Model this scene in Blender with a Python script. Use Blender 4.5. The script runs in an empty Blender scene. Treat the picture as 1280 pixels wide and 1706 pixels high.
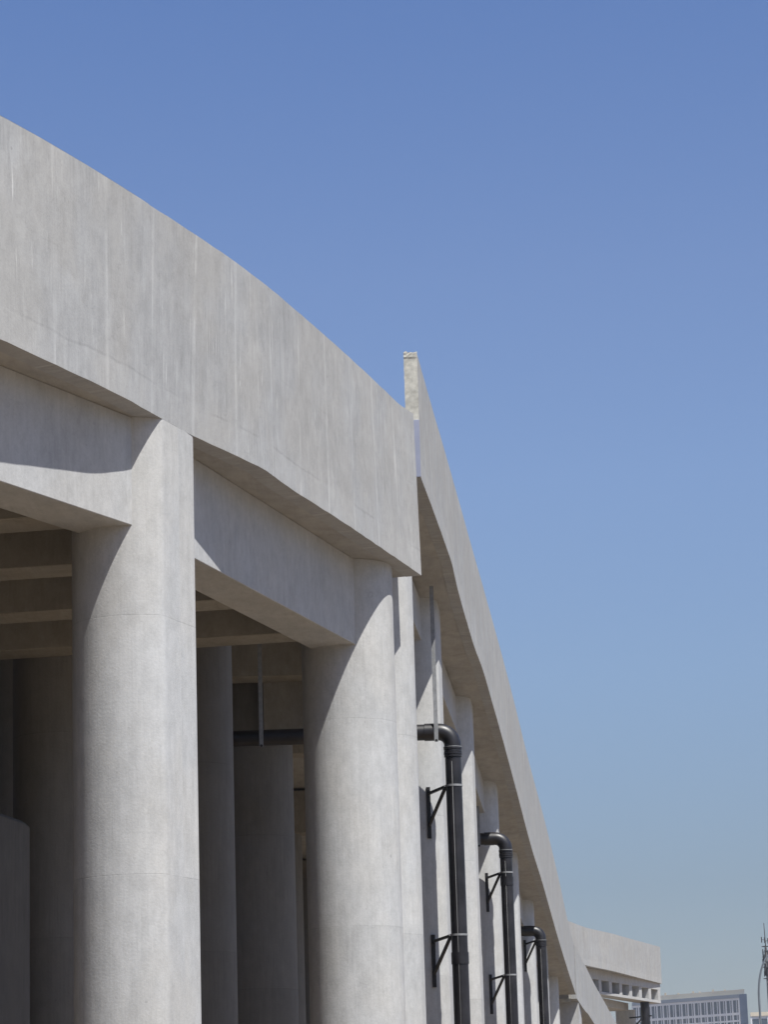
import bpy, bmesh, math, random
from math import radians, sin, cos, tan, pi, hypot, atan2
from mathutils import Vector, Matrix
random.seed(7)
S = bpy.context.scene
COL = S.collection
EYE = 1.6                      # camera height above the ground; heights below are given above the eye

# ------------------------------------------------------------------ camera
cd = bpy.data.cameras.new('camera'); cam = bpy.data.objects.new('camera', cd); COL.objects.link(cam)
cd.sensor_fit = 'HORIZONTAL'; cd.sensor_width = 36.0; cd.lens = 36.0 * 4600 / 1280
cd.clip_start = 0.1; cd.clip_end = 20000
p, r = radians(13.0), radians(1.75)
R0 = Vector((1, 0, 0)); F = Vector((0, cos(p), sin(p))); U0 = Vector((0, -sin(p), cos(p)))
R = cos(r) * R0 - sin(r) * U0; U = sin(r) * R0 + cos(r) * U0
cam.matrix_world = Matrix(((R.x, U.x, -F.x, 0), (R.y, U.y, -F.y, 0), (R.z, U.z, -F.z, EYE), (0, 0, 0, 1)))
S.camera = cam

# ------------------------------------------------------------------ sky and sun
SUN_EL, SUN_AZ = radians(61.5), radians(40.0)       # azimuth from -Y towards +X
sdir = Vector((sin(SUN_AZ) * cos(SUN_EL), -cos(SUN_AZ) * cos(SUN_EL), sin(SUN_EL)))
W = bpy.data.worlds.new('World'); S.world = W; W.use_nodes = True
wn = W.node_tree; bg = wn.nodes['Background']
sky = wn.nodes.new('ShaderNodeTexSky'); sky.sky_type = 'NISHITA'; sky.sun_disc = False
sky.sun_elevation = SUN_EL; sky.sun_rotation = pi - SUN_AZ
sky.altitude = 50; sky.air_density = 1.0; sky.dust_density = .8; sky.ozone_density = 3.5
# smog layer: the clear sky is dimmed and greyed towards the horizon
tcw = wn.nodes.new('ShaderNodeTexCoord'); spw = wn.nodes.new('ShaderNodeSeparateXYZ'); wn.links.new(tcw.outputs['Generated'], spw.inputs[0])
crw = wn.nodes.new('ShaderNodeValToRGB'); wn.links.new(spw.outputs[2], crw.inputs[0])
stops = [(.03, (.67, .635, .68)), (.09, (.72, .69, .74)), (.165, (.97, .94, 1.0)), (.235, (1.11, 1.07, 1.16)), (.305, (1.13, 1.09, 1.22)), (.40, (.96, 1.03, 1.27)), (.7, (.80, .84, .95)), (1.0, (.75, .80, .9))]
el = crw.color_ramp.elements
while len(el) < len(stops): el.new(.5)
for e_, (q_, c_) in zip(el, stops): e_.position = q_; e_.color = tuple(v / 1.3 for v in c_) + (1,)
mxw = wn.nodes.new('ShaderNodeMix'); mxw.data_type = 'RGBA'; mxw.blend_type = 'MULTIPLY'; mxw.inputs['Factor'].default_value = 1
wn.links.new(sky.outputs[0], mxw.inputs[6]); wn.links.new(crw.outputs[0], mxw.inputs[7])
wn.links.new(mxw.outputs[2], bg.inputs[0]); bg.inputs[1].default_value = 0.075 * 1.3
sl = bpy.data.lights.new('sun', 'SUN'); sl.energy = 5.0; sl.angle = radians(0.5); sl.color = (1.0, 0.98, 0.935)
so = bpy.data.objects.new('sun', sl); COL.objects.link(so)
so.rotation_euler = sdir.to_track_quat('Z', 'Y').to_euler(); so.location = (60, -60, 120)
S.view_settings.view_transform = 'Standard'; S.view_settings.look = 'None'
S.view_settings.exposure = 0.5; S.view_settings.gamma = 1.0

# ------------------------------------------------------------------ materials
class NT:
    def __init__(s, name):
        s.m = bpy.data.materials.new(name); s.m.use_nodes = True; s.t = s.m.node_tree
        s.b = s.t.nodes['Principled BSDF']
    def n(s, ty, **kw):
        o = s.t.nodes.new(ty)
        for k, v in kw.items():
            if k.startswith('i_'):
                o.inputs[k[2:].replace('_', ' ')].default_value = v
            else: setattr(o, k, v)
        return o
    def l(s, a, b): s.t.links.new(a, b)
    def math(s, op, a, b=None, c=None):
        o = s.n('ShaderNodeMath', operation=op)
        for i, x in enumerate((a, b, c)):
            if x is None: continue
            if isinstance(x, (int, float)): o.inputs[i].default_value = x
            else: s.l(x, o.inputs[i])
        return o.outputs[0]
    def noise(s, vec, scale=(1, 1, 1), sc=1.0, detail=4, rough=.55, dist=0.0):
        mp = s.n('ShaderNodeMapping'); mp.inputs['Scale'].default_value = scale; s.l(vec, mp.inputs[0])
        o = s.n('ShaderNodeTexNoise'); o.inputs['Scale'].default_value = sc; o.inputs['Detail'].default_value = detail
        o.inputs['Roughness'].default_value = rough; o.inputs['Distortion'].default_value = dist
        s.l(mp.outputs[0], o.inputs['Vector']); return o.outputs['Fac']
    def ramp(s, f, a, b, lo=0.0, hi=1.0):
        o = s.n('ShaderNodeMapRange'); o.interpolation_type = 'SMOOTHSTEP'
        for i, x in enumerate((a, b, lo, hi)): o.inputs[i + 1].default_value = x
        s.l(f, o.inputs[0]); return o.outputs[0]

def concrete(name, col, kind, blotch=.12, streak=.12, drip=.1, pit=.05):
    """kind: 'fascia' (uv = run, height above the lower edge), 'column' (uv = girth, height), 'plain'"""
    M = NT(name); uvn = M.n('ShaderNodeUVMap')
    oi = M.n('ShaderNodeObjectInfo')
    off = M.n('ShaderNodeCombineXYZ'); M.l(M.math('MULTIPLY', oi.outputs['Random'], 37.0), off.inputs[2])
    ad = M.n('ShaderNodeVectorMath', operation='ADD'); M.l(uvn.outputs[0], ad.inputs[0]); M.l(off.outputs[0], ad.inputs[1])
    vec = ad.outputs[0]
    sp = M.n('ShaderNodeSeparateXYZ'); M.l(uvn.outputs[0], sp.inputs[0]); u, v = sp.outputs[0], sp.outputs[1]
    big = M.ramp(M.noise(vec, (1, 1, 1), .7, 5, .6), .3, .7, -1, 1)
    mid = M.ramp(M.noise(vec, (1.3, .8, 1), 3.0, 6, .62, .4), .3, .7, -1, 1)
    st1 = M.ramp(M.noise(vec, (9, .7, 1), 1.0, 6, .65, .3), .3, .7, -1, 1)
    mot = M.ramp(M.noise(vec, (1.2, .7, 1), 8.0, 5, .7), .3, .7, -1, 1)
    st2 = M.ramp(M.noise(vec, (30, 1.0, 1), 1.0, 3, .6), .3, .7, -1, 1)
    fine = M.ramp(M.noise(vec, (1, 1, 1), 34.0, 4, .7), .25, .75, -1, 1)
    f = M.math('MULTIPLY', big, blotch * .5)
    f = M.math('MULTIPLY_ADD', mid, blotch * .6, f)
    f = M.math('MULTIPLY_ADD', M.math('MULTIPLY', st1, M.ramp(M.noise(vec, (1, .7, 1), 1.1, 3), .35, .65)), streak * 1.3, f)
    f = M.math('MULTIPLY_ADD', M.math('MULTIPLY', st2, M.ramp(M.noise(vec, (1.4, .8, 1), 1.6, 3), .35, .65)), streak * .9, f)
    f = M.math('MULTIPLY_ADD', fine, pit, f)
    f = M.math('MULTIPLY_ADD', mot, pit * 1.1, f)
    hgt = M.math('MULTIPLY_ADD', st2, .3, M.math('MULTIPLY', fine, .5))
    if drip:
        for sc_, lo_, hi_, am_ in (((17, .7, 1), .62, .71, 1.0), ((30, 1.2, 1), .62, .71, .7), ((7, .5, 1), .60, .78, .6)):
            dn = M.ramp(M.noise(vec, sc_, 1.0, 3, .6, .15), lo_, hi_)
            dm = M.ramp(M.noise(vec, (1, .8, 1), 1.7 + sc_[0] * .03, 4, .6), .47, .6)
            f = M.math('MULTIPLY_ADD', M.math('MULTIPLY', dn, dm), drip * am_, f)
        dk = M.math('MULTIPLY', M.ramp(M.noise(vec, (26, 1.0, 1), 1.0, 3, .6, .2), .6, .7), M.ramp(M.noise(vec, (1, .8, 1), 1.5, 4, .6), .5, .62))
        f = M.math('MULTIPLY_ADD', dk, -.07, f)
        # a few soft-edged trowelled repair patches
        pn = M.ramp(M.noise(vec, (2.2, 1.6, 1), 1.0, 1, .4), .64, .66)
        f = M.math('MULTIPLY_ADD', pn, .05, f)
    if kind == 'fascia':
        # vertical board joints with pale lime runs, and the casting line above the lower edge
        wob = M.math('MULTIPLY_ADD', M.noise(vec, (1, .6, 1), 2.0, 2), .05, u)
        md = M.math('ABSOLUTE', M.math('SUBTRACT', M.math('FRACT', M.math('DIVIDE', wob, 1.1)), .5))
        jl = M.math('MULTIPLY', M.ramp(md, .45, .495), M.ramp(M.noise(vec, (60, .5, 1), 1.0, 3), .3, .65, .25, 1))
        jm = M.ramp(M.noise(vec, (.8, .8, 1), 1.3, 4), .36, .56)
        f = M.math('MULTIPLY_ADD', M.math('MULTIPLY', jl, jm), .24, f)
        jt = M.ramp(md, .488, .5)
        f = M.math('MULTIPLY_ADD', M.math('MULTIPLY', jt, M.ramp(M.noise(vec, (1, 1.5, 1), 1.7, 4), .45, .6)), .09, f)
        hz = M.math('MULTIPLY_ADD', M.noise(vec, (1, 1, 1), 1.2, 4), .12, v)
        for z0, wd, am in ((.36, .03, -.15), (1.32, .02, -.06)):
            d = M.math('ABSOLUTE', M.math('SUBTRACT', hz, z0 + .06))
            ln = M.ramp(d, wd, 0, 0, 1)
            f = M.math('MULTIPLY_ADD', M.math('MULTIPLY', ln, M.ramp(M.noise(vec, (1, 1, 1), 1.4, 3), .45, .6)), am, f)
        low = M.ramp(v, .42, .34)
        f = M.math('MULTIPLY_ADD', low, .05, f)
        hgt = M.math('MULTIPLY_ADD', jt, -.8, hgt)
    if kind == 'column':
        for z0 in (1.75, 4.55, 7.37):
            vv = M.math('MULTIPLY_ADD', M.noise(vec, (1, 0, 1), 2.0, 2), .02, v)
            dd = M.math('SUBTRACT', vv, z0 + .01)
            ln = M.math('MULTIPLY', M.ramp(M.math('ABSOLUTE', dd), .008, .002, 0, 1), M.ramp(M.noise(vec, (1.5, 1, 1), 1.2, 4), .32, .6, .25, 1))
            f = M.math('MULTIPLY_ADD', ln, -.15, f)
            f = M.math('MULTIPLY_ADD', M.ramp(dd, -.004, .004), (-.03, .045, -.035)[int(z0 // 2.8)], f)
            bnd = M.math('MULTIPLY', M.ramp(dd, -.35, -.02), M.ramp(dd, .02, -.01))
            f = M.math('MULTIPLY_ADD', M.math('MULTIPLY', bnd, M.ramp(M.noise(vec, (1, 4, 1), 1.5, 3), .4, .6)), -.035, f)
            hgt = M.math('MULTIPLY_ADD', ln, -1.0, hgt)
        jl = M.ramp(M.math('ABSOLUTE', M.math('SUBTRACT', M.math('FRACT', M.math('DIVIDE', u, 1.1)), .5)), .492, .5)
        f = M.math('MULTIPLY_ADD', M.math('MULTIPLY', jl, M.ramp(M.noise(vec, (1, .7, 1), 2.0, 3), .5, .62)), -.06, f)
    # small blow holes
    for vs_, mx_, am_ in ((7.0, .11, -.12), (2.1, .045, -.2)):
        vo = M.n('ShaderNodeTexVoronoi'); vo.inputs['Scale'].default_value = vs_; M.l(vec, vo.inputs['Vector'])
        sz = M.math('MULTIPLY', M.ramp(M.noise(vec, (1, 1, 1), 1.8, 2), .45, .7), mx_)
        hole = M.math('LESS_THAN', vo.outputs['Distance'], sz)
        f = M.math('MULTIPLY_ADD', hole, am_, f); hgt = M.math('MULTIPLY_ADD', hole, -1.2, hgt)
    # hairline scratches
    cr = M.n('ShaderNodeTexVoronoi', feature='DISTANCE_TO_EDGE'); cr.inputs['Scale'].default_value = .8
    cv = M.n('ShaderNodeVectorMath', operation='ADD'); cn = M.n('ShaderNodeTexNoise'); cn.inputs['Scale'].default_value = 2.4; M.l(vec, cn.inputs['Vector'])
    M.l(vec, cv.inputs[0]); M.l(cn.outputs['Color'], cv.inputs[1]); M.l(cv.outputs[0], cr.inputs['Vector'])
    ck = M.math('MULTIPLY', M.ramp(cr.outputs['Distance'], .006, .001), M.ramp(M.noise(vec, (1, 1, 1), 1.3, 3), .54, .6))
    f = M.math('MULTIPLY_ADD', ck, -.10, f)
    fac = M.math('ADD', f, 1.0)
    mixc = M.n('ShaderNodeVectorMath', operation='SCALE'); mixc.inputs[0].default_value = col; M.l(fac, mixc.inputs['Scale'])
    # warm/cool drift
    hue = M.ramp(M.noise(vec, (1, .6, 1), 1.1, 3), .35, .65)
    mx = M.n('ShaderNodeMix', data_type='RGBA', blend_type='MULTIPLY'); mx.inputs['Factor'].default_value = 1.0
    tint = M.n('ShaderNodeMix', data_type='RGBA'); M.l(hue, tint.inputs['Factor'])
    tint.inputs[6].default_value = (1.01, 1.0, .98, 1); tint.inputs[7].default_value = (.99, 1.0, 1.012, 1)
    M.l(mixc.outputs[0], mx.inputs[6]); M.l(tint.outputs[2], mx.inputs[7])
    M.l(mx.outputs[2], M.b.inputs['Base Color'])
    M.b.inputs['Roughness'].default_value = .86; M.b.inputs['Specular IOR Level'].default_value = .25
    bp = M.n('ShaderNodeBump'); bp.inputs['Strength'].default_value = .16; bp.inputs['Distance'].default_value = .006
    M.l(hgt, bp.inputs['Height']); M.l(bp.outputs[0], M.b.inputs['Normal'])
    return M.m

def simple(name, col, rough=.6, metal=0.0, var=.1, sc=3.0, spec=.4):
    M = NT(name); tc = M.n('ShaderNodeTexCoord')
    n = M.ramp(M.noise(tc.outputs['Object'], (1, 1, 1), sc, 5, .6), .3, .7, 1 - var, 1 + var)
    mc = M.n('ShaderNodeVectorMath', operation='SCALE'); mc.inputs[0].default_value = col; M.l(n, mc.inputs['Scale'])
    M.l(mc.outputs[0], M.b.inputs['Base Color'])
    M.b.inputs['Roughness'].default_value = rough; M.b.inputs['Metallic'].default_value = metal
    M.b.inputs['Specular IOR Level'].default_value = spec
    return M.m

CF = concrete('weathered_fascia_concrete', (.318, .316, .310), 'fascia', .085, .058, .44, .055)
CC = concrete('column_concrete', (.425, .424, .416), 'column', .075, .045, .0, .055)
CB = concrete('beam_concrete', (.40, .398, .391), 'plain', .10, .04, .0, .05)
CD = concrete('soffit_concrete', (.34, .325, .30), 'plain', .16, .03, .0, .03)
CM = concrete('inner_column_concrete', (.185, .178, .165), 'column', .08, .06, .0, .03)  # darker copy of the column concrete, painting in the under-deck shade
CK = concrete('shade_toned_beam_concrete', (.27, .25, .215), 'plain', .14, .05, .0, .05)  # beam concrete toned down, shade under the deck put into its colour
CI = concrete('shade_dark_concrete', (.10, .094, .086), 'plain', .12, .08, .0, .03)  # concrete darkened to deepen the shade under the decks
CG = simple('broken_joint_concrete', (.40, .385, .335), .9, 0, .22, 9)
PV = simple('black_plastic_pipe', (.013, .012, .014), .42, 0, .6, 2.2, .5)
ST = simple('galvanised_steel', (.24, .245, .25), .6, .25, .15, 12)
SB = simple('black_painted_steel', (.018, .017, .017), .5, .2, .2, 9)
WM = simple('white_print', (.28, .28, .28), .6)
BL = simple('blue_grey_end_shade', (.25, .265, .335), .55, .1, .06, 3)  # tone of the shaded lower end face of the ramp parapet
GM = simple('dry_earth_and_asphalt', (.21, .16, .11), .95, 0, .18, .25)
RD = simple('asphalt', (.055, .054, .052), .9, 0, .15, 1.5)
LINE = simple('road_paint', (.7, .7, .68), .7, 0, .1, 3)
BW = simple('office_wall_render', (.66, .66, .66), .8, 0, .05, .05)
BC = simple('cream_roof_plant_wall', (.60, .52, .38), .8, 0, .08, .05)
BR = simple('grey_cornice', (.20, .23, .27), .7, 0, .06, .05)
GL = simple('office_window_glass', (.035, .05, .065), .15, 0, .25, .12, .6)
GB = simple('blue_curtain_glass', (.06, .09, .16), .12, 0, .15, .1, .6)
LP = simple('grey_lamp_post_paint', (.16, .18, .20), .5, .3, .1, 2)
MT = simple('dark_mast_steel', (.05, .05, .055), .6, .3, .2, 2)

# ------------------------------------------------------------------ helpers
def empty(name, loc, label, cat, group=None):
    o = bpy.data.objects.new(name, None); COL.objects.link(o); o.location = (loc[0], loc[1], loc[2] + EYE)
    o['label'] = label; o['category'] = cat
    if group: o['group'] = group
    return o

class MB:
    """collects vertices given above the eye; UV per loop"""
    def __init__(s): s.v = []; s.f = []; s.uv = []; s.sm = []
    def face(s, pts, uvs=None, smooth=False):
        i = len(s.v); s.v += [tuple(q) for q in pts]; s.f.append(list(range(i, i + len(pts))))
        if uvs is None:
            a, b, c = Vector(pts[0]), Vector(pts[1]), Vector(pts[2])
            n = (b - a).cross(c - a)
            if abs(n.z) > .7 * n.length: uvs = [(q[0], q[1]) for q in pts]
            elif abs(n.x) > abs(n.y): uvs = [(q[1], q[2] + EYE) for q in pts]
            else: uvs = [(q[0], q[2] + EYE) for q in pts]
        s.uv.append(uvs); s.sm.append(smooth)
    def prism(s, poly, z0, z1, smooth=False, uvz=True):
        """poly counter-clockwise plan outline; z0/z1 numbers or lists"""
        n = len(poly); Z0 = z0 if isinstance(z0, list) else [z0] * n; Z1 = z1 if isinstance(z1, list) else [z1] * n
        run = 0
        for i in range(n):
            j = (i + 1) % n; a, b = poly[i], poly[j]; L = hypot(b[0] - a[0], b[1] - a[1])
            s.face([(a[0], a[1], Z0[i]), (b[0], b[1], Z0[j]), (b[0], b[1], Z1[j]), (a[0], a[1], Z1[i])],
                   [(run, Z0[i] + EYE), (run + L, Z0[j] + EYE), (run + L, Z1[j] + EYE), (run, Z1[i] + EYE)],
                   smooth if not isinstance(smooth, list) else smooth[i])
            run += L
        s.face([(q[0], q[1], Z1[i]) for i, q in enumerate(poly)])
        s.face([(q[0], q[1], Z0[i]) for i, q in reversed(list(enumerate(poly)))])
    def box(s, x0, x1, y0, y1, z0, z1): s.prism([(x0, y0), (x1, y0), (x1, y1), (x0, y1)], z0, z1)
    def bar(s, a, b, w, h):
        """square bar between two 3D points"""
        a, b = Vector(a), Vector(b); d = (b - a).normalized()
        up = Vector((0, 0, 1)) if abs(d.z) < .9 else Vector((0, 1, 0))
        x = d.cross(up).normalized() * w / 2; y = d.cross(x).normalized() * h / 2
        A = [a - x - y, a + x - y, a + x + y, a - x + y]; B = [q + (b - a) for q in A]
        for i in range(4):
            j = (i + 1) % 4; s.face([A[i], A[j], B[j], B[i]])
        s.face(A[::-1]); s.face(B)
    def tube(s, path, rad, seg=20, caps=True):
        """round tube along a 3D path; rad number or list"""
        P = [Vector(q) for q in path]; n = len(P); rr = rad if isinstance(rad, list) else [rad] * n
        rings = []; prev = None
        for i, q in enumerate(P):
            d = (P[min(i + 1, n - 1)] - P[max(i - 1, 0)]).normalized()
            if prev is None:
                prev = d.cross(Vector((0, 0, 1)) if abs(d.z) < .9 else Vector((1, 0, 0))).normalized()
            x = (prev - d * prev.dot(d)).normalized(); prev = x; y = d.cross(x)
            rings.append([q + (x * cos(2 * pi * k / seg) + y * sin(2 * pi * k / seg)) * rr[i] for k in range(seg)])
        run = 0
        for i in range(n - 1):
            L = (P[i + 1] - P[i]).length
            for k in range(seg):
                k2 = (k + 1) % seg
                s.face([rings[i][k], rings[i][k2], rings[i + 1][k2], rings[i + 1][k]],
                       [(k / seg, run), ((k + 1) / seg, run), ((k + 1) / seg, run + L), (k / seg, run + L)], True)
            run += L
        if caps: s.face(rings[0][::-1]); s.face(rings[-1])
    def build(s, name, mat, parent=None, bevel=0, merge=True, loc=None):
        me = bpy.data.meshes.new(name)
        o0 = Vector(loc) if loc is not None else Vector((0, 0, 0))
        pl = (parent.matrix_basis.translation.copy() if parent else Vector((0, 0, 0)))
        if parent and parent.parent: pl = pl + parent.parent.matrix_basis.translation
        base = o0 if loc is not None else (pl - Vector((0, 0, EYE)) if parent else Vector((0, 0, -EYE)))
        me.from_pydata([tuple(Vector(q) - base) for q in s.v], [], s.f)
        ul = me.uv_layers.new(name='UVMap'); k = 0
        for fu in s.uv:
            for q in fu: ul.data[k].uv = q; k += 1
        for i, pg in enumerate(me.polygons): pg.use_smooth = bool(s.sm[i])
        bm = bmesh.new(); bm.from_mesh(me)
        if merge: bmesh.ops.remove_doubles(bm, verts=bm.verts, dist=1e-4)
        bmesh.ops.recalc_face_normals(bm, faces=bm.faces)
        for e in bm.edges:
            if len(e.link_faces) == 2 and e.calc_face_angle(0) > radians(32): e.smooth = False
        if bevel:
            es = [e for e in bm.edges if len(e.link_faces) == 2 and e.calc_face_angle(0) > radians(40)]
            bmesh.ops.bevel(bm, geom=es, offset=bevel, segments=1, affect='EDGES', clamp_overlap=True)
        bm.to_mesh(me); bm.free()
        me.materials.append(mat)
        o = bpy.data.objects.new(name, me); COL.objects.link(o)
        if parent:
            o.parent = parent; o.location = (base + Vector((0, 0, EYE))) - pl
        else: o.location = base + Vector((0, 0, EYE))
        return o

def interp(x, xs, ys):
    if x <= xs[0]: return ys[0] + (x - xs[0]) * (ys[1] - ys[0]) / (xs[1] - xs[0])
    for i in range(len(xs) - 1):
        if x <= xs[i + 1]: return ys[i] + (ys[i + 1] - ys[i]) * (x - xs[i]) / (xs[i + 1] - xs[i])
    return ys[-1] + (x - xs[-1]) * (ys[-1] - ys[-2]) / (xs[-1] - xs[-2])

def smooth_interp(xs, ys):
    """Catmull-Rom style (finite difference Hermite) interpolation"""
    n = len(xs); m = []
    for i in range(n):
        a, b = max(i - 1, 0), min(i + 1, n - 1); m.append((ys[b] - ys[a]) / (xs[b] - xs[a]))
    def f(x):
        if x <= xs[0]: return ys[0] + (x - xs[0]) * m[0]
        if x >= xs[-1]: return ys[-1] + (x - xs[-1]) * m[-1]
        for i in range(n - 1):
            if x <= xs[i + 1]:
                h = xs[i + 1] - xs[i]; t = (x - xs[i]) / h
                return ((2*t**3-3*t*t+1)*ys[i] + (t**3-2*t*t+t)*h*m[i] + (-2*t**3+3*t*t)*ys[i+1] + (t**3-t*t)*h*m[i+1])
    return f

def normals(pl):
    out = []
    for i in range(len(pl)):
        a, b = pl[max(i - 1, 0)], pl[min(i + 1, len(pl) - 1)]
        dx, dy = b[0] - a[0], b[1] - a[1]; L = hypot(dx, dy); out.append((dy / L, -dx / L))     # outward (towards +X)
    return out

def sweep(mb, bot, top, zb, zt, w0, w1, jit=0.0, y0=None):
    """wall between outward offsets -w0 and -w1 from the plan lines bot/top (lists of xy), zb/zt lists"""
    nb, nt = normals(bot), normals(top); n = len(bot); sec = []; run = [0]
    for i in range(1, n): run.append(run[-1] + hypot(bot[i][0] - bot[i-1][0], bot[i][1] - bot[i-1][1]))
    if y0 is not None:
        k_ = min(range(n), key=lambda q: abs(bot[q][1] - y0)); r0_ = run[k_]; run = [q - r0_ for q in run]
    for i in range(n):
        j1, j2 = random.uniform(-jit, jit), random.uniform(-jit, jit)
        sec.append([(bot[i][0] - nb[i][0] * w0, bot[i][1] - nb[i][1] * w0, zb[i] + j1),
                    (top[i][0] - nt[i][0] * w0, top[i][1] - nt[i][1] * w0, zt[i] + j2),
                    (top[i][0] - nt[i][0] * w1, top[i][1] - nt[i][1] * w1, zt[i]),
                    (bot[i][0] - nb[i][0] * w1, bot[i][1] - nb[i][1] * w1, zb[i])])
    for i in range(n - 1):
        A, B = sec[i], sec[i + 1]; h0, h1 = zt[i] - zb[i], zt[i + 1] - zb[i + 1]; a, b = run[i], run[i + 1]
        mb.face([A[0], B[0], B[1], A[1]], [(a, 0), (b, 0), (b, h1), (a, h0)], True)
        mb.face([A[1], B[1], B[2], A[2]], [(a, 0), (b, 0), (b, w1 - w0), (a, w1 - w0)])
        mb.face([A[2], B[2], B[3], A[3]], [(a, h0), (b, h1), (b, 0), (a, 0)], True)
        mb.face([A[3], B[3], B[0], A[0]], [(a, w1 - w0), (b, w1 - w0), (b, 0), (a, 0)])
    for sct, rv in ((sec[0], False), (sec[-1], True)):
        uv = [(0, 0), (0, zt[0] - zb[0]), (w1 - w0, zt[0] - zb[0]), (w1 - w0, 0)]
        mb.face(sct[::-1] if rv else sct, uv[::-1] if rv else uv)

def column(parent, cx, cy, rad, z1, z0=-EYE - .3, cut=None, nrm=None, mat=None, name='column', top_of=None):
    """round pier; cut = distance of a flat outer side from the axis along nrm"""
    seg = 72; pts = []; sm = []
    if cut is None:
        pts = [(cx + rad * cos(2*pi*k/seg), cy + rad * sin(2*pi*k/seg)) for k in range(seg)]; sm = True
    else:
        a0 = atan2(nrm[1], nrm[0]); N = 240; sm = True; pts = []
        for k in range(N):
            ph = 2 * pi * k / N; c = cos(ph); rr = rad
            if c > .2: rr = ((1 / rad) ** 70 + (c / cut) ** 70) ** (-1 / 70)
            pts.append((cx + rr * cos(a0 + ph), cy + rr * sin(a0 + ph)))
    mb = MB(); mb.prism(pts, z0, z1, sm)
    return mb.build(name, mat or CC, parent)

def strip(parent, name, P, Q, w, z0, z1, mat=None, z0b=None, z1b=None):
    """beam whose outer face runs from P to Q in plan, w wide inwards"""
    dx, dy = Q[0] - P[0], Q[1] - P[1]; L = hypot(dx, dy); nx, ny = dy / L, -dx / L
    poly = [P, Q, (Q[0] - nx * w, Q[1] - ny * w), (P[0] - nx * w, P[1] - ny * w)]
    za, zb_ = (z0, z0 if z0b is None else z0b); zc, zd = (z1, z1 if z1b is None else z1b)
    mb = MB(); mb.prism(poly, [za, zb_, zb_, za], [zc, zd, zd, zc])
    return mb.build(name, mat or CB, parent, bevel=.008)

# ------------------------------------------------------------------ ground
mb = MB(); mb.face([(-6000, -3000, -EYE), (6000, -3000, -EYE), (6000, 9000, -EYE), (-6000, 9000, -EYE)])
g = mb.build('ground', GM); g['kind'] = 'structure'
mb = MB(); mb.face([(4.5, -30, -EYE + .004), (13.5, -30, -EYE + .004), (24, 140, -EYE + .004), (15, 140, -EYE + .004)])
g = mb.build('road', RD); g['kind'] = 'structure'
mb = MB()
for k in range(22):
    y = -28 + k * 7.5; x = 9 + (y + 30) * 10.5 / 170
    mb.face([(x - .07, y, -EYE + .008), (x + .07, y, -EYE + .008), (x + .26, y + 3, -EYE + .008), (x + .12, y + 3, -EYE + .008)])
g = mb.build('road_marking', LINE); g['kind'] = 'structure'
mb = MB(); mb.prism([(2.6, -30), (4.3, -30), (14.8, 140), (13.1, 140)], -EYE + .001, -EYE + .13)
g = mb.build('pavement', CD); g['kind'] = 'structure'

# ------------------------------------------------------------------ near span
A = empty('elevated_road', (-2.8, 30.3, -EYE), 'near curved span of pale concrete elevated road on thick round columns', 'elevated road')
topY = [2.0, 10.0, 17.0, 21.0, 24.6, 26.522, 27.147, 27.953, 28.861, 29.504, 30.505, 31.959, 33.692, 35.139, 36.798, 38.165, 38.76]
topX = [-19.5, -13.0, -8.6, -6.6, -4.80, -3.795, -3.496, -3.112, -2.737, -2.469, -2.076, -1.512, -.993, -.568, -.109, .254, .47]
botY = [2.0, 10.0, 17.0, 21.0, 24.6, 26.458, 27.034, 27.618, 28.69, 29.712, 30.448, 31.85, 32.18, 32.942, 35.172, 36.9, 38.76]
botX = [-19.5, -13.0, -8.6, -6.6, -4.80, -3.783, -3.522, -3.267, -2.806, -2.441, -2.17, -1.561, -1.42, -1.225, -.537, -.03, .51]
fT, fB = smooth_interp(topY, topX), smooth_interp(botY, botX)
ys = [2 + 15 * k / 20 for k in range(20)] + [17 + (38.76 - 17) * k / 100 for k in range(101)]
_tx = [fT(y) for y in ys]; top1 = [(_tx[i] if i < 22 or i > 114 else sum(_tx[i-5:i+6]) / 11, y) for i, y in enumerate(ys)]; bot1 = [(fB(y), y) for y in ys]
mb = MB(); sweep(mb, bot1, top1, [8.0] * 121, [10.4] * 121, 0, .24, .004, 27.4)
mb.build('parapet', CF, A, bevel=.002)
def deck(parent, line, zb, zt, inset, dirn, extra=(), name='deck_slab'):
    """slab between the inner side of a parapet line and a parallel line moved by dirn"""
    nn = normals(line); mb = MB(); O = [(q[0] - m[0] * inset, q[1] - m[1] * inset) for q, m in zip(line, nn)]
    I = [(q[0] + dirn[0], q[1] + dirn[1]) for q in O]
    for i in range(len(O) - 1):
        a, b, c, d = O[i], O[i + 1], I[i + 1], I[i]
        mb.face([(a[0], a[1], zb[i]), (b[0], b[1], zb[i+1]), (c[0], c[1], zb[i+1]), (d[0], d[1], zb[i])])
        mb.face([(a[0], a[1], zt[i]), (d[0], d[1], zt[i]), (c[0], c[1], zt[i+1]), (b[0], b[1], zt[i+1])])
        mb.face([(a[0], a[1], zb[i]), (a[0], a[1], zt[i]), (b[0], b[1], zt[i+1]), (b[0], b[1], zb[i+1])])
        mb.face([(d[0], d[1], zb[i]), (c[0], c[1], zb[i+1]), (c[0], c[1], zt[i+1]), (d[0], d[1], zt[i])])
    for i, f in ((0, 1), (len(O) - 1, 0)):
        a, d = O[i], I[i]; q = [(a[0], a[1], zb[i]), (d[0], d[1], zb[i]), (d[0], d[1], zt[i]), (a[0], a[1], zt[i])]
        mb.face(q[::-1] if f else q)
    return mb.build(name, CD, parent)
kk = list(range(121))
deck(A, [bot1[k] for k in kk], [8.004] * len(kk), [9.1] * len(kk), .239, (-25, 7.5))
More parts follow.
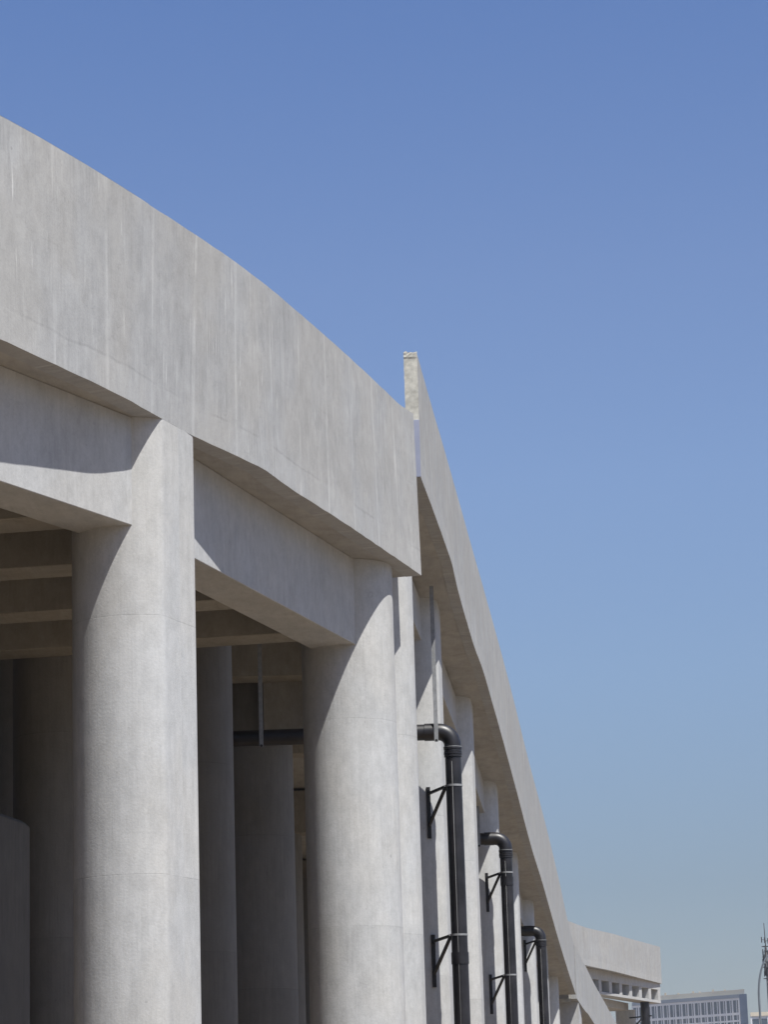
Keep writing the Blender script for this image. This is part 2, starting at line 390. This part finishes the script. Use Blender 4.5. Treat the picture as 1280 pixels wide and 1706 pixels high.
mb = MB(); mb.prism([(-.955, 39.09), (-.955, 41.3), (-18.0, 46.4), (-18.0, 44.21)], 8.006, 9.0); mb.build('sun_block_slab', CD, A)  # added filler, keeps sun through the deck gap off the inner columns
# thin steel flashing on the parapet top
mb = MB(); k0, k1 = 34, 78
sweep(mb, top1[k0:k1], top1[k0:k1], [10.402] * (k1 - k0), [10.418] * (k1 - k0), .02, .16)
mb.build('coping_strip', ST, A)
n1 = (.94, -.34)
column(A, -6.75, 23.75, .70, 8.0)
column(A, -2.816, 30.30, .70, 8.0, cut=.553, nrm=n1)
column(A, -.565, 38.106, .65, 8.0)
column(A, -11.2, 17.6, .70, 8.0)
column(A, -16.1, 11.3, .70, 8.0)
strip(A, 'edge_beam', (-15.7, 11.1), (-10.6, 17.0), .70, 6.77, 8.002)
strip(A, 'edge_beam', (-10.6, 17.0), (-6.02, 23.30), .70, 6.77, 8.002)
strip(A, 'edge_beam', (-6.02, 23.30), (-2.57, 30.0), .70, 6.77, 8.002)
strip(A, 'edge_beam', (-2.47, 30.70), (-.35, 37.79), .66, 6.79, 8.002)
# transverse floor beams under the deck
bd = (.985, -.17)
for k, yc in enumerate([21.6, 24.3, 27.1, 29.78, 32.3, 34.98, 37.55]):
    # right end stops at the inner face of the edge beams
    s1 = {0: -3.6, 1: -2.3, 2: -.6, 3: .97, 4: 1.75, 5: 2.55, 6: 3.3}[k]
    Pn = (-4.5 + s1 * bd[0], yc + s1 * bd[1]); Pf = (-4.5 - 21 * bd[0], yc + 21 * .17)
    mb = MB(); ox, oy = .33 * .17, .33 * .985
    mb.prism([(Pf[0] - ox, Pf[1] - oy), (Pn[0] - ox, Pn[1] - oy), (Pn[0] + ox, Pn[1] + oy), (Pf[0] + ox, Pf[1] + oy)], 6.83, 8.003)
    mb.build('floor_beam', CK, A, bevel=.01)
for x, y in ((-4.62, 38.6), (-3.12, 42.0), (-9.6, 40.4), (-10.5, 33.0), (-15.5, 36.5), (-12.5, 26.5)):
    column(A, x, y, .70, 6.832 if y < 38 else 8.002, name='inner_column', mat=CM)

# ------------------------------------------------------------------ descending ramp, first stretch (straight)
B = empty('ramp', (.3, 70, -EYE), 'long straight concrete ramp with tall thin parapet, above the black drainpipes', 'ramp')
def fx(y): return .58 + .0957 * (y - 41.2)
bY = [41.2, 44, 46.1, 47.3, 48.4, 52.3, 55, 57.8, 60.2, 65.5, 72.7, 78.8, 87.6, 95, 103.6]
bZ = [10.05, 10.03, 9.99, 9.95, 9.75, 9.42, 9.36, 9.14, 8.94, 8.43, 7.68, 7.26, 6.50, 5.95, 5.40]
tY = [41.2, 43.8, 46.7, 50.3, 53, 56, 61, 66, 73.3, 82.7, 91.9, 98.3, 103.6]
tZ = [12.04, 11.9, 11.78, 11.6, 11.45, 11.3, 11.02, 10.68, 10.03, 9.37, 8.50, 7.72, 7.27]
sB, sT = smooth_interp(bY, bZ), smooth_interp(tY, tZ)
ys = [41.2 + (103.6 - 41.2) * k / 130 for k in range(131)]
pl = [(fx(y), y) for y in ys]; zb = [sB(y) for y in ys]; zt = [sT(y) for y in ys]
mb = MB(); sweep(mb, pl, pl, zb, zt, 0, .20, .004)
mb.build('parapet', CF, B, bevel=.002)
deck(B, pl[::2], [z + .004 for z in zb[::2]], [z + .9 for z in zb[::2]], .199, (-16, 1.5))
# worn, broken end face of the parapet and the painted shade below it
mb = MB(); rg = random.Random(5); nx_, nz_ = 6, 36; z0_, z1_ = 10.95, 12.05; G = []
for j in range(nz_ + 1):
    row = []
    for i in range(nx_ + 1):
        e = rg.uniform(-.002, .002)
        zz = z0_ + (z1_ - z0_) * j / nz_ + (rg.uniform(-.02, .01) if j == nz_ else 0)
        row.append((.377 + .21 * i / nx_ + e, 41.185 - rg.uniform(0, .002) * (1 + 5 * (j > nz_ - 4)), zz))
    G.append(row)
for j in range(nz_):
    for i in range(nx_): mb.face([G[j][i], G[j][i+1], G[j+1][i+1], G[j+1][i]])
for j in range(nz_):
    for i, f_ in ((0, 0), (nx_, 1)):
        a, b = G[j][i], G[j+1][i]; q = [a, b, (b[0], 41.198, b[2]), (a[0], 41.198, a[2])]; mb.face(q if f_ else q[::-1])
for i in range(nx_):
    a, b = G[nz_][i], G[nz_][i+1]; mb.face([a, b, (b[0], 41.198, b[2]), (a[0], 41.198, a[2])])
    a, b = G[0][i], G[0][i+1]; mb.face([(a[0], 41.198, a[2]), (b[0], 41.198, b[2]), b, a])
mb.build('broken_edge', CG, B)
mb = MB(); mb.prism([(.375, 41.16), (.585, 41.16), (.585, 41.197), (.375, 41.197)], 10.04, 10.945); mb.build('end_shade_panel', BL, B, bevel=.004)  # blue-grey panel: shade on the lower end face put into colour
CY = [49.6, 57.8, 65.9, 74.1, 82.2, 90.3, 98.5]
n2 = (.9954, -.0953)
INS = .42
column(B, -.27, 39.62, .65, 9.35)
for y in CY:
    sx = fx(y) - INS; column(B, sx - .62, y, .70, sB(y) + .08, cut=.60, nrm=n2)
prev = (-.3, 39.9)
ce = [39.9] + CY
for i in range(len(ce) - 1):
    y0, y1 = ce[i] + .25, ce[i + 1] - .25; za, zc = sB(max(y0, 41.2)), sB(y1)
    strip(B, 'edge_beam', (fx(y0) - INS - .30, y0), (fx(y1) - INS - .30, y1), .65, za - .75, za + .01, None, zc - .75, zc + .01)
for y in (44.5, 50.5, 57.8, 65.9, 74.1, 82.2, 90.3, 98.5):
    z = sB(y); x1 = fx(y) - INS - 1.2
    mb = MB(); mb.prism([(x1 - 11, y - .35), (x1, y - .35), (x1, y + .35), (x1 - 11, y + .35)], z - 1.0, z + .01)
    mb.build('crossbeam', CK, B, bevel=.01)
for x, y in ((-2.57, 52.0), (-6.8, 50.2), (-3.4, 58.2), (-2.9, 66), (-2.2, 74), (-1.5, 82)):
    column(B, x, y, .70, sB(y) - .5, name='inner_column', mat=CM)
# wall panel that closes the bay above the cross pipe
mb = MB(); mb.prism([(-2.35, 50.85), (-1.25, 50.85), (-1.25, 51.2), (-2.35, 51.2)], 7.55, 9.6)
mb.build('wall_panel', CK, B)

# ------------------------------------------------------------------ ramp, second stretch (curves right)
Cc = empty('ramp', (9, 118, -EYE), 'lower end of the ramp beyond the vertical joint, sloping down out of view', 'ramp')
kY = [103.85, 107, 109, 113, 119, 126, 136, 150, 166]
kX = [6.60, 7.08, 7.35, 7.88, 8.72, 9.75, 11.3, 13.8, 17.0]
kT = [7.24, 6.83, 6.70, 6.36, 5.87, 5.20, 4.2, 2.8, 1.0]
kH = [1.98, 1.86, 1.80, 1.72, 1.65, 1.62, 1.6, 1.6, 1.6]
fX, fZ, fH = smooth_interp(kY, kX), smooth_interp(kY, kT), smooth_interp(kY, kH)
ys = [103.85 + (166 - 103.85) * k / 90 for k in range(91)]
pl = [(fX(y), y) for y in ys]; zt = [fZ(y) for y in ys]; zb = [fZ(y) - fH(y) for y in ys]
mb = MB(); sweep(mb, pl, pl, zb, zt, 0, .22, .004); mb.build('parapet', CF, Cc)
deck(Cc, pl[::3], [z + .004 for z in zb[::3]], [z + .9 for z in zb[::3]], .224, (-10, 1.0))
mb = MB(); mb.box(6.0, 6.38, 103.80, 103.9, 5.14, 5.27); mb.build('joint_ledge', CG, Cc)
for y in (107.5, 116, 125):
    column(Cc, fX(y) - 1.3, y, .6, fZ(y) - fH(y))
mb = MB(); mb.prism([(6.7, 104.6), (6.95, 107), (6.1, 107.1), (5.85, 104.7)], 4.3, 5.27); mb.build('edge_beam', CB, Cc)

# ------------------------------------------------------------------ main road far behind, curving away
D = empty('elevated_road', (14, 168, -EYE), 'distant elevated road whose parapet ends square beside the office block', 'elevated road')
dY = [132, 145, 153.1, 158.74, 163.44, 168.89, 176.5]
dX = [3.5, 7.2, 9.38, 10.835, 12.513, 14.22, 16.62]
fD = smooth_interp(dY, dX)
ys = [132 + (176.5 - 132) * k / 70 for k in range(71)]
pl = [(fD(y), y) for y in ys]
mb = MB(); sweep(mb, pl, pl, [9.86 - .15 * max(0, (y - 158) / 18.5) for y in ys], [12.0] * 71, 0, .3, .005); mb.build('parapet', CF, D)
deck(D, pl[::5], [9.9] * 15, [10.6] * 15, .304, (-14, 2.0))
# ribbed crosshead under the far end: upper and lower rails with ribs
def off(y, w):
    x = fD(y); s = (fD(y + .5) - fD(y - .5)); L = hypot(s, 1); return (x - w / L, y + w * s / L)
P0, P1 = off(160.6, .60), off(176.42, .10)
strip(D, 'rail_beam', P0, P1, .9, 9.30, 9.89)
strip(D, 'rail_beam', P0, P1, 1.0, 8.48, 8.64)
for k in range(8):
    t0 = k * .1375; t1 = t0 + .036
    a = (P0[0] + (P1[0] - P0[0]) * t0, P0[1] + (P1[1] - P0[1]) * t0); b = (P0[0] + (P1[0] - P0[0]) * t1, P0[1] + (P1[1] - P0[1]) * t1)
    strip(D, 'rib', (a[0] - .003, a[1]), (b[0] - .003, b[1]), .6, 8.642, 9.298)
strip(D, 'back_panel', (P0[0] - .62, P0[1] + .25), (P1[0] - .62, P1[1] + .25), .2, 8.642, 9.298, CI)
column(D, 14.2, 176.0, .62, 8.1)
strip(D, 'crosshead', (10.9, 163.0), (14.3, 174.8), 1.4, 8.02, 8.475)
strip(D, 'end_wall', (9.6, 157.0), (11.0, 160.9), .5, 8.3, 9.88)

# ------------------------------------------------------------------ walls under the viaduct
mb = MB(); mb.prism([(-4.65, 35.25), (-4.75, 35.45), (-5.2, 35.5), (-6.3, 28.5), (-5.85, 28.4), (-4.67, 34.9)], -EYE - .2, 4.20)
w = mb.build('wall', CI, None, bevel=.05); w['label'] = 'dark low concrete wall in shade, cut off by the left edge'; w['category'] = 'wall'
mb = MB(); mb.prism([(-27, 20), (-30, 6), (-29, 5.8), (-26, 20), (-12, 92), (-13, 92)], -EYE - .2, 8.4)  # added wall, bent round out of view to block light under the deck
w = mb.build('light_block_wall', CI); w['label'] = 'added dark wall behind all the inner columns, blocking light under the deck'; w['category'] = 'wall'

# ------------------------------------------------------------------ drainpipes
def pipe(y, sx, zel, col_y, labels, xin, br, extra=None, strap_x=(), rad=.142):
    px = sx + .10; py = y; R_ = .24
    root = empty('drainpipe', (px, py, -EYE), labels, 'drainpipe', 'black drainpipes under the ramp')
    zc = zel - rad                    # axis height of the horizontal run
    mb = MB(); mb.tube([(px, py, -EYE), (px, py, zc - R_ - .22)], rad, 28); v = mb.build('downpipe', PV, root)
    mb = MB(); mb.tube([(px - .028, py - rad - .0005, -EYE + .1), (px - .028, py - rad - .0005, zc - R_ - .3)], .0028, 6); mb.build('printed_line', WM, v)
    mb = MB(); path = [(px - R_ + R_ * sin(a), py, zc - R_ + R_ * cos(a)) for a in [pi / 2 * k / 12 for k in range(13)]]
    mb.tube([(px - R_ - .12, py, zc)] + path + [(px, py, zc - R_ - .05)], rad * 1.06, 28); mb.build('elbow', PV, root)
    mb = MB()
    for q in range(4): mb.tube([(px, py, zc - R_ - .04 - q * .045), (px, py, zc - R_ - .078 - q * .045)], rad * (1.14 if q % 2 == 0 else 1.10), 28)
    mb.build('coupling', PV, root)
    mb = MB(); mb.tube([(px, py, zc - R_ - .03), (px, py, zc - R_ - .042)], rad * 1.15, 28); mb.build('seal_ring', ST, root)
    mb = MB(); mb.tube([(px - R_ - .08, py, zc), (xin, py + .12, zc)], rad, 28); mb.build('cross_pipe', PV, root)
    mb = MB(); mb.tube([(px - R_ - .03, py, zc), (px - R_ - .25, py, zc)], rad * 1.09, 28); mb.build('sleeve', PV, root)
    for xs in strap_x:
        ztop = sB(py) if py > 41.2 else 10.0
        mb = MB(); yy = py - rad - .02
        mb.prism([(xs - .036, yy - .01), (xs + .036, yy - .01), (xs + .036, yy), (xs - .036, yy)], zc - rad - .05, ztop)
        h = mb.build('hanger_strap', ST, root)
        mb = MB(); mb.tube([(xs - .03, py, zc), (xs + .03, py, zc)], rad + .014, 24); mb.build('clamp_ring', ST, h)
        mb = MB(); mb.tube([(xs, yy - .03, zc - rad - .03), (xs, yy + .03, zc - rad - .03)], .022, 10); mb.build('bolt', SB, h)
    for zb_ in br:
        # wall plate on the round face of the column, arm and brace out to the pipe
        wx = sx - .35; cy = col_y - math.sqrt(max(.70 ** 2 - (wx - (sx - .62)) ** 2, .01))
        mb = MB(); mb.prism([(wx - .035, cy - .03), (wx + .035, cy - .03), (wx + .035, cy + .03), (wx - .035, cy + .03)], zb_ - .85, zb_ + .06)
        b = mb.build('bracket', SB, root)
        ax, ay = px - rad * .95, py + .03
        mb = MB(); mb.bar((wx, cy - .03, zb_ - .06), (ax, ay, zb_), .045, .045); mb.build('arm', SB, b)
        mb = MB(); mb.bar((wx, cy - .03, zb_ - .62), (ax - .02, ay, zb_ - .03), .045, .045); mb.build('brace', SB, b)
        mb = MB(); mb.tube([(px, py, zb_ - .018), (px, py, zb_ + .018)], rad + .008, 28); mb.build('band', ST, b)
        mb = MB()
        for dx in (-.03, .03): mb.tube([(ax + dx, ay - .06, zb_), (ax + dx, ay + .05, zb_)], .014, 8)
        mb.build('bolt', ST, b)
    for z in (extra or []):
        mb = MB(); mb.tube([(px, py, z), (px, py, z - .2)], rad * 1.08, 28); mb.build('coupling', PV, root)
    return root
def sil(y): return fx(y) - INS
pipe(48.38, sil(49.6) + .02, 7.30, 49.6, 'largest looking black drainpipe, its elbow right beside the second thick column', -6.0,
     (6.20, 3.60, 1.0), [4.2 - .9], (.80, -2.28))
pipe(64.68, sil(65.9) - .02, 7.16, 65.9, 'middle black drainpipe of the three below the long ramp', -.6,
     (6.22, 3.86, 1.2), [6.12], (1.98,))
pipe(80.98, sil(82.2), 6.22, 82.2, 'thinnest looking black drainpipe of the three below the long ramp', .6,
     (5.80, 3.3, .8), None, (3.4,))
# drainpipe of the distant road
root = empty('drainpipe', (15.26, 174.0, -EYE), 'black pipe under the distant elevated road, in front of the office block', 'drainpipe')
mb = MB(); mb.tube([(15.26, 174.0, -EYE), (15.26, 174.0, 8.47)], .28, 20); mb.build('downpipe', PV, root)
for z in (7.6,):
    mb = MB(); mb.bar((14.4, 175.45, z), (15.6, 173.75, z + .02), .08, .08); b = mb.build('bracket', SB, root)
    mb = MB(); mb.bar((14.4, 175.45, z - .8), (15.1, 174.2, z - .08), .07, .07); mb.build('brace', SB, b)

# ------------------------------------------------------------------ far buildings
def block(name, label, x0, x1, y, slope, ztop, bays, rows, bw, skew, wall, plant=True, group=None):
    """long facade from (x0,y) to (x1,y-skew); rows: list of (top, height)"""
    root = empty(name, ((x0 + x1) / 2, y, -EYE), label, 'office building')
    dx, dy = x1 - x0, -skew; L = hypot(dx, dy); ux, uy = dx / L, dy / L; nx, ny = uy, -ux      # outward normal faces the camera
    def P(s, o): return (x0 + ux * s - .12 * o, y + uy * s - o)      # end walls square to the street, skewed to the facade
    def slab(m, s0, s1, o0, o1, z0, z1): m.prism([P(s0, o1), P(s1, o1), P(s1, o0), P(s0, o0)], z0, z1)
    return root, P, slab, L

root, P, slab, L = block('office_building', 'pale office block with tall top windows and a blue glass corner', 111.0, 156.0, 1333.0, 0, 68, 14, 20, 3.1, 46, BW)
top = 63.3
m = MB(); slab(m, 0, L, -30, 0, -EYE, top)
nb = 17; bw = L / nb
zrows = [(top - 1.0, 5.6)] + [(top - 7.7 - 3.05 * k, 2.25) for k in range(18)]
for i in range(nb + 1): slab(m, i * bw - .45, i * bw + .45, .001, .5, -EYE, top)
zl = top
for (zt_, hh) in zrows:
    for i in range(nb): slab(m, i * bw + .45, (i + 1) * bw - .45, .001, .42, zt_, zl)
    zl = zt_ - hh
for i in range(nb): slab(m, i * bw + .45, (i + 1) * bw - .45, .001, .42, -EYE, zl)
m.build('wall', BW, root)
wd = None; cnt = 0; rest = MB()
for rI, (zt_, hh) in enumerate(zrows):
    for i in range(nb):
        if rI < 6:
            m = MB(); slab(m, i * bw + .46, (i + 1) * bw - .46, .002, .15, zt_ - hh + .01, zt_ - .01); w_ = m.build('window', GL, root)
            m = MB(); slab(m, i * bw + bw * .58, i * bw + bw * .70, .151, .34, zt_ - hh + .011, zt_ - .011); m.build('mullion', BW, w_)
        else:
            slab(rest, i * bw + .46, (i + 1) * bw - .46, .002, .15, zt_ - hh + .01, zt_ - .01)
rs = rest.build('window', GL, root); rs['kind'] = 'stuff'
m = MB(); slab(m, -.3, L + .3, -30, .8, top + .003, top + 1.6); m.build('cornice', BR, root)
m = MB(); slab(m, 13, L + 3.6, -26, -3, top + 1.61, top + 3.9)
for s0, h_ in ((12, 1.2), (20, .6), (29, .9), (33, .5), (41, 1.0), (48, .5)): slab(m, s0 + 8, s0 + 9.2, -6, -4, top + 3.9, top + 3.9 + h_)
m.build('roof_plant_wall', BC, root)
m = MB(); slab(m, L + .5, L + 4.9, -30, -.2, -EYE, top + 1.55)
for k in range(5): slab(m, L + .5, L + 4.95, -.2, -.12, top - 2 - 4.5 * k, top - 1.7 - 4.5 * k)
m.build('glass_corner', GB, root)

root, P, slab, L = block('office_building', 'lower office block behind the street lamp at the bottom right corner', 175.5, 212.0, 1400.0, 0, 60, 9, 20, 3.2, 10, BW)
top = 59.6
m = MB(); slab(m, 0, L, -25, 0, -EYE, top)
nb = 9; bw = L / nb
for i in range(nb + 1): slab(m, i * bw - .4, i * bw + .4, .001, .5, -EYE, top)
for i in range(nb):
    for k in range(16): slab(m, i * bw + .4, (i + 1) * bw - .4, .001, .42, top - 6.5 - 3.6 * k, top - 5.9 - 3.6 * k)
m.build('wall', BW, root)
for i in range(nb):
    for k in range(6):
        m = MB(); slab(m, i * bw + .41, (i + 1) * bw - .41, .002, .15, top - 5.9 - 3.6 * k + .01, top - (1.4 if k == 0 else 6.5 + 3.6 * (k - 1)) - .01); m.build('window', GL, root)
m = MB(); slab(m, -.3, L + .3, -25, .8, top + .003, top + 1.9); m.build('cornice', BC, root)

# ------------------------------------------------------------------ street lamps and mast
def lamp(x, y, zt_, reach, label, side=1):
    root = empty('street_lamp', (x, y, -EYE), label, 'street lamp', 'street lamps at the right edge')
    path = [(x, y, -EYE), (x, y, zt_ - 2.6)]
    for k in range(1, 13):
        a = pi / 2 * k / 12; path.append((x + side * reach * (1 - cos(a)), y, zt_ - 2.6 + 2.45 * sin(a)))
    mb = MB(); mb.tube(path, [.062] * 2 + [.062 - .002 * k for k in range(12)], 12); mb.build('pole', LP, root)
    ex, ez = path[-1][0], path[-1][2]
    mb = MB(); mb.prism([(ex - .1, y - .14), (ex + .7 * side, y - .16), (ex + .7 * side, y + .16), (ex - .1, y + .14)] if side > 0 else [(ex + .1, y + .14), (ex - .7, y + .16), (ex - .7, y - .16), (ex + .1, y - .14)], ez - .07, ez + .09)
    mb.build('lamp_head', LP, root, bevel=.03)
    mb = MB(); mb.prism([(x - .2, y - .2), (x + .2, y - .2), (x + .2, y + .2), (x - .2, y + .2)], -EYE - .01, -EYE + .3); mb.build('base', LP, root, bevel=.02)
    return root
lamp(19.80, 154.0, 10.15, 1.0, 'tall grey street lamp whose arm curves across the radio mast')
lamp(17.78, 134.0, 10.25, 1.0, 'street lamp cut by the right edge, only its bend in view')
root = empty('radio_mast', (39.6, 300.0, -EYE), 'thin dark radio mast crowded with antennas at the right edge', 'mast')
mb = MB(); mb.tube([(39.6, 300, -EYE), (39.6, 300, 20.0)], .13, 10); mb.tube([(39.6, 300, 20.0), (39.55, 300, 22.6)], .045, 8); mb.build('pole', MT, root)
rnd = random.Random(3)
for k in range(34):
    z = 17.2 + rnd.random() * rnd.random() * 4.2; a = rnd.random() * 2 * pi; q = .18 + rnd.random() * .22
    cx, cy = 39.6 + q * cos(a), 300 + q * sin(a)
    mb = MB(); mb.box(cx - .05, cx + .05, cy - .05, cy + .05, z - .3, z + .3); mb.bar((39.6, 300, z), (cx, cy, z), .05, .05)
    mb.build('antenna', MT, root)
for z in (16.7, 17.9, 19.0, 20.1):
    mb = MB(); ring = [(39.6 + .42 * cos(2*pi*k/12), 300 + .42 * sin(2*pi*k/12), z) for k in range(13)]
    mb.tube(ring, .035, 6)
    for k in range(4): mb.bar((39.6, 300, z), ring[k * 3], .04, .04)
    mb.build('platform_ring', MT, root)

# ------------------------------------------------------------------ haze
HZ = bpy.data.materials.new('air_haze'); HZ.use_nodes = True; nt = HZ.node_tree
for n in list(nt.nodes):
    if n.type != 'OUTPUT_MATERIAL': nt.nodes.remove(n)
out = [n for n in nt.nodes if n.type == 'OUTPUT_MATERIAL'][0]
pv = nt.nodes.new('ShaderNodeVolumePrincipled'); pv.inputs['Color'].default_value = (.80, .88, 1, 1); pv.inputs['Density'].default_value = .00013
nt.links.new(pv.outputs[0], out.inputs['Volume'])
mb = MB(); mb.box(-6100, 6100, -3100, 9100, -EYE - 1.3, 85)
hz = mb.build('haze', HZ); hz['kind'] = 'stuff'; hz['label'] = 'thin pale blue haze'; hz['category'] = 'haze'
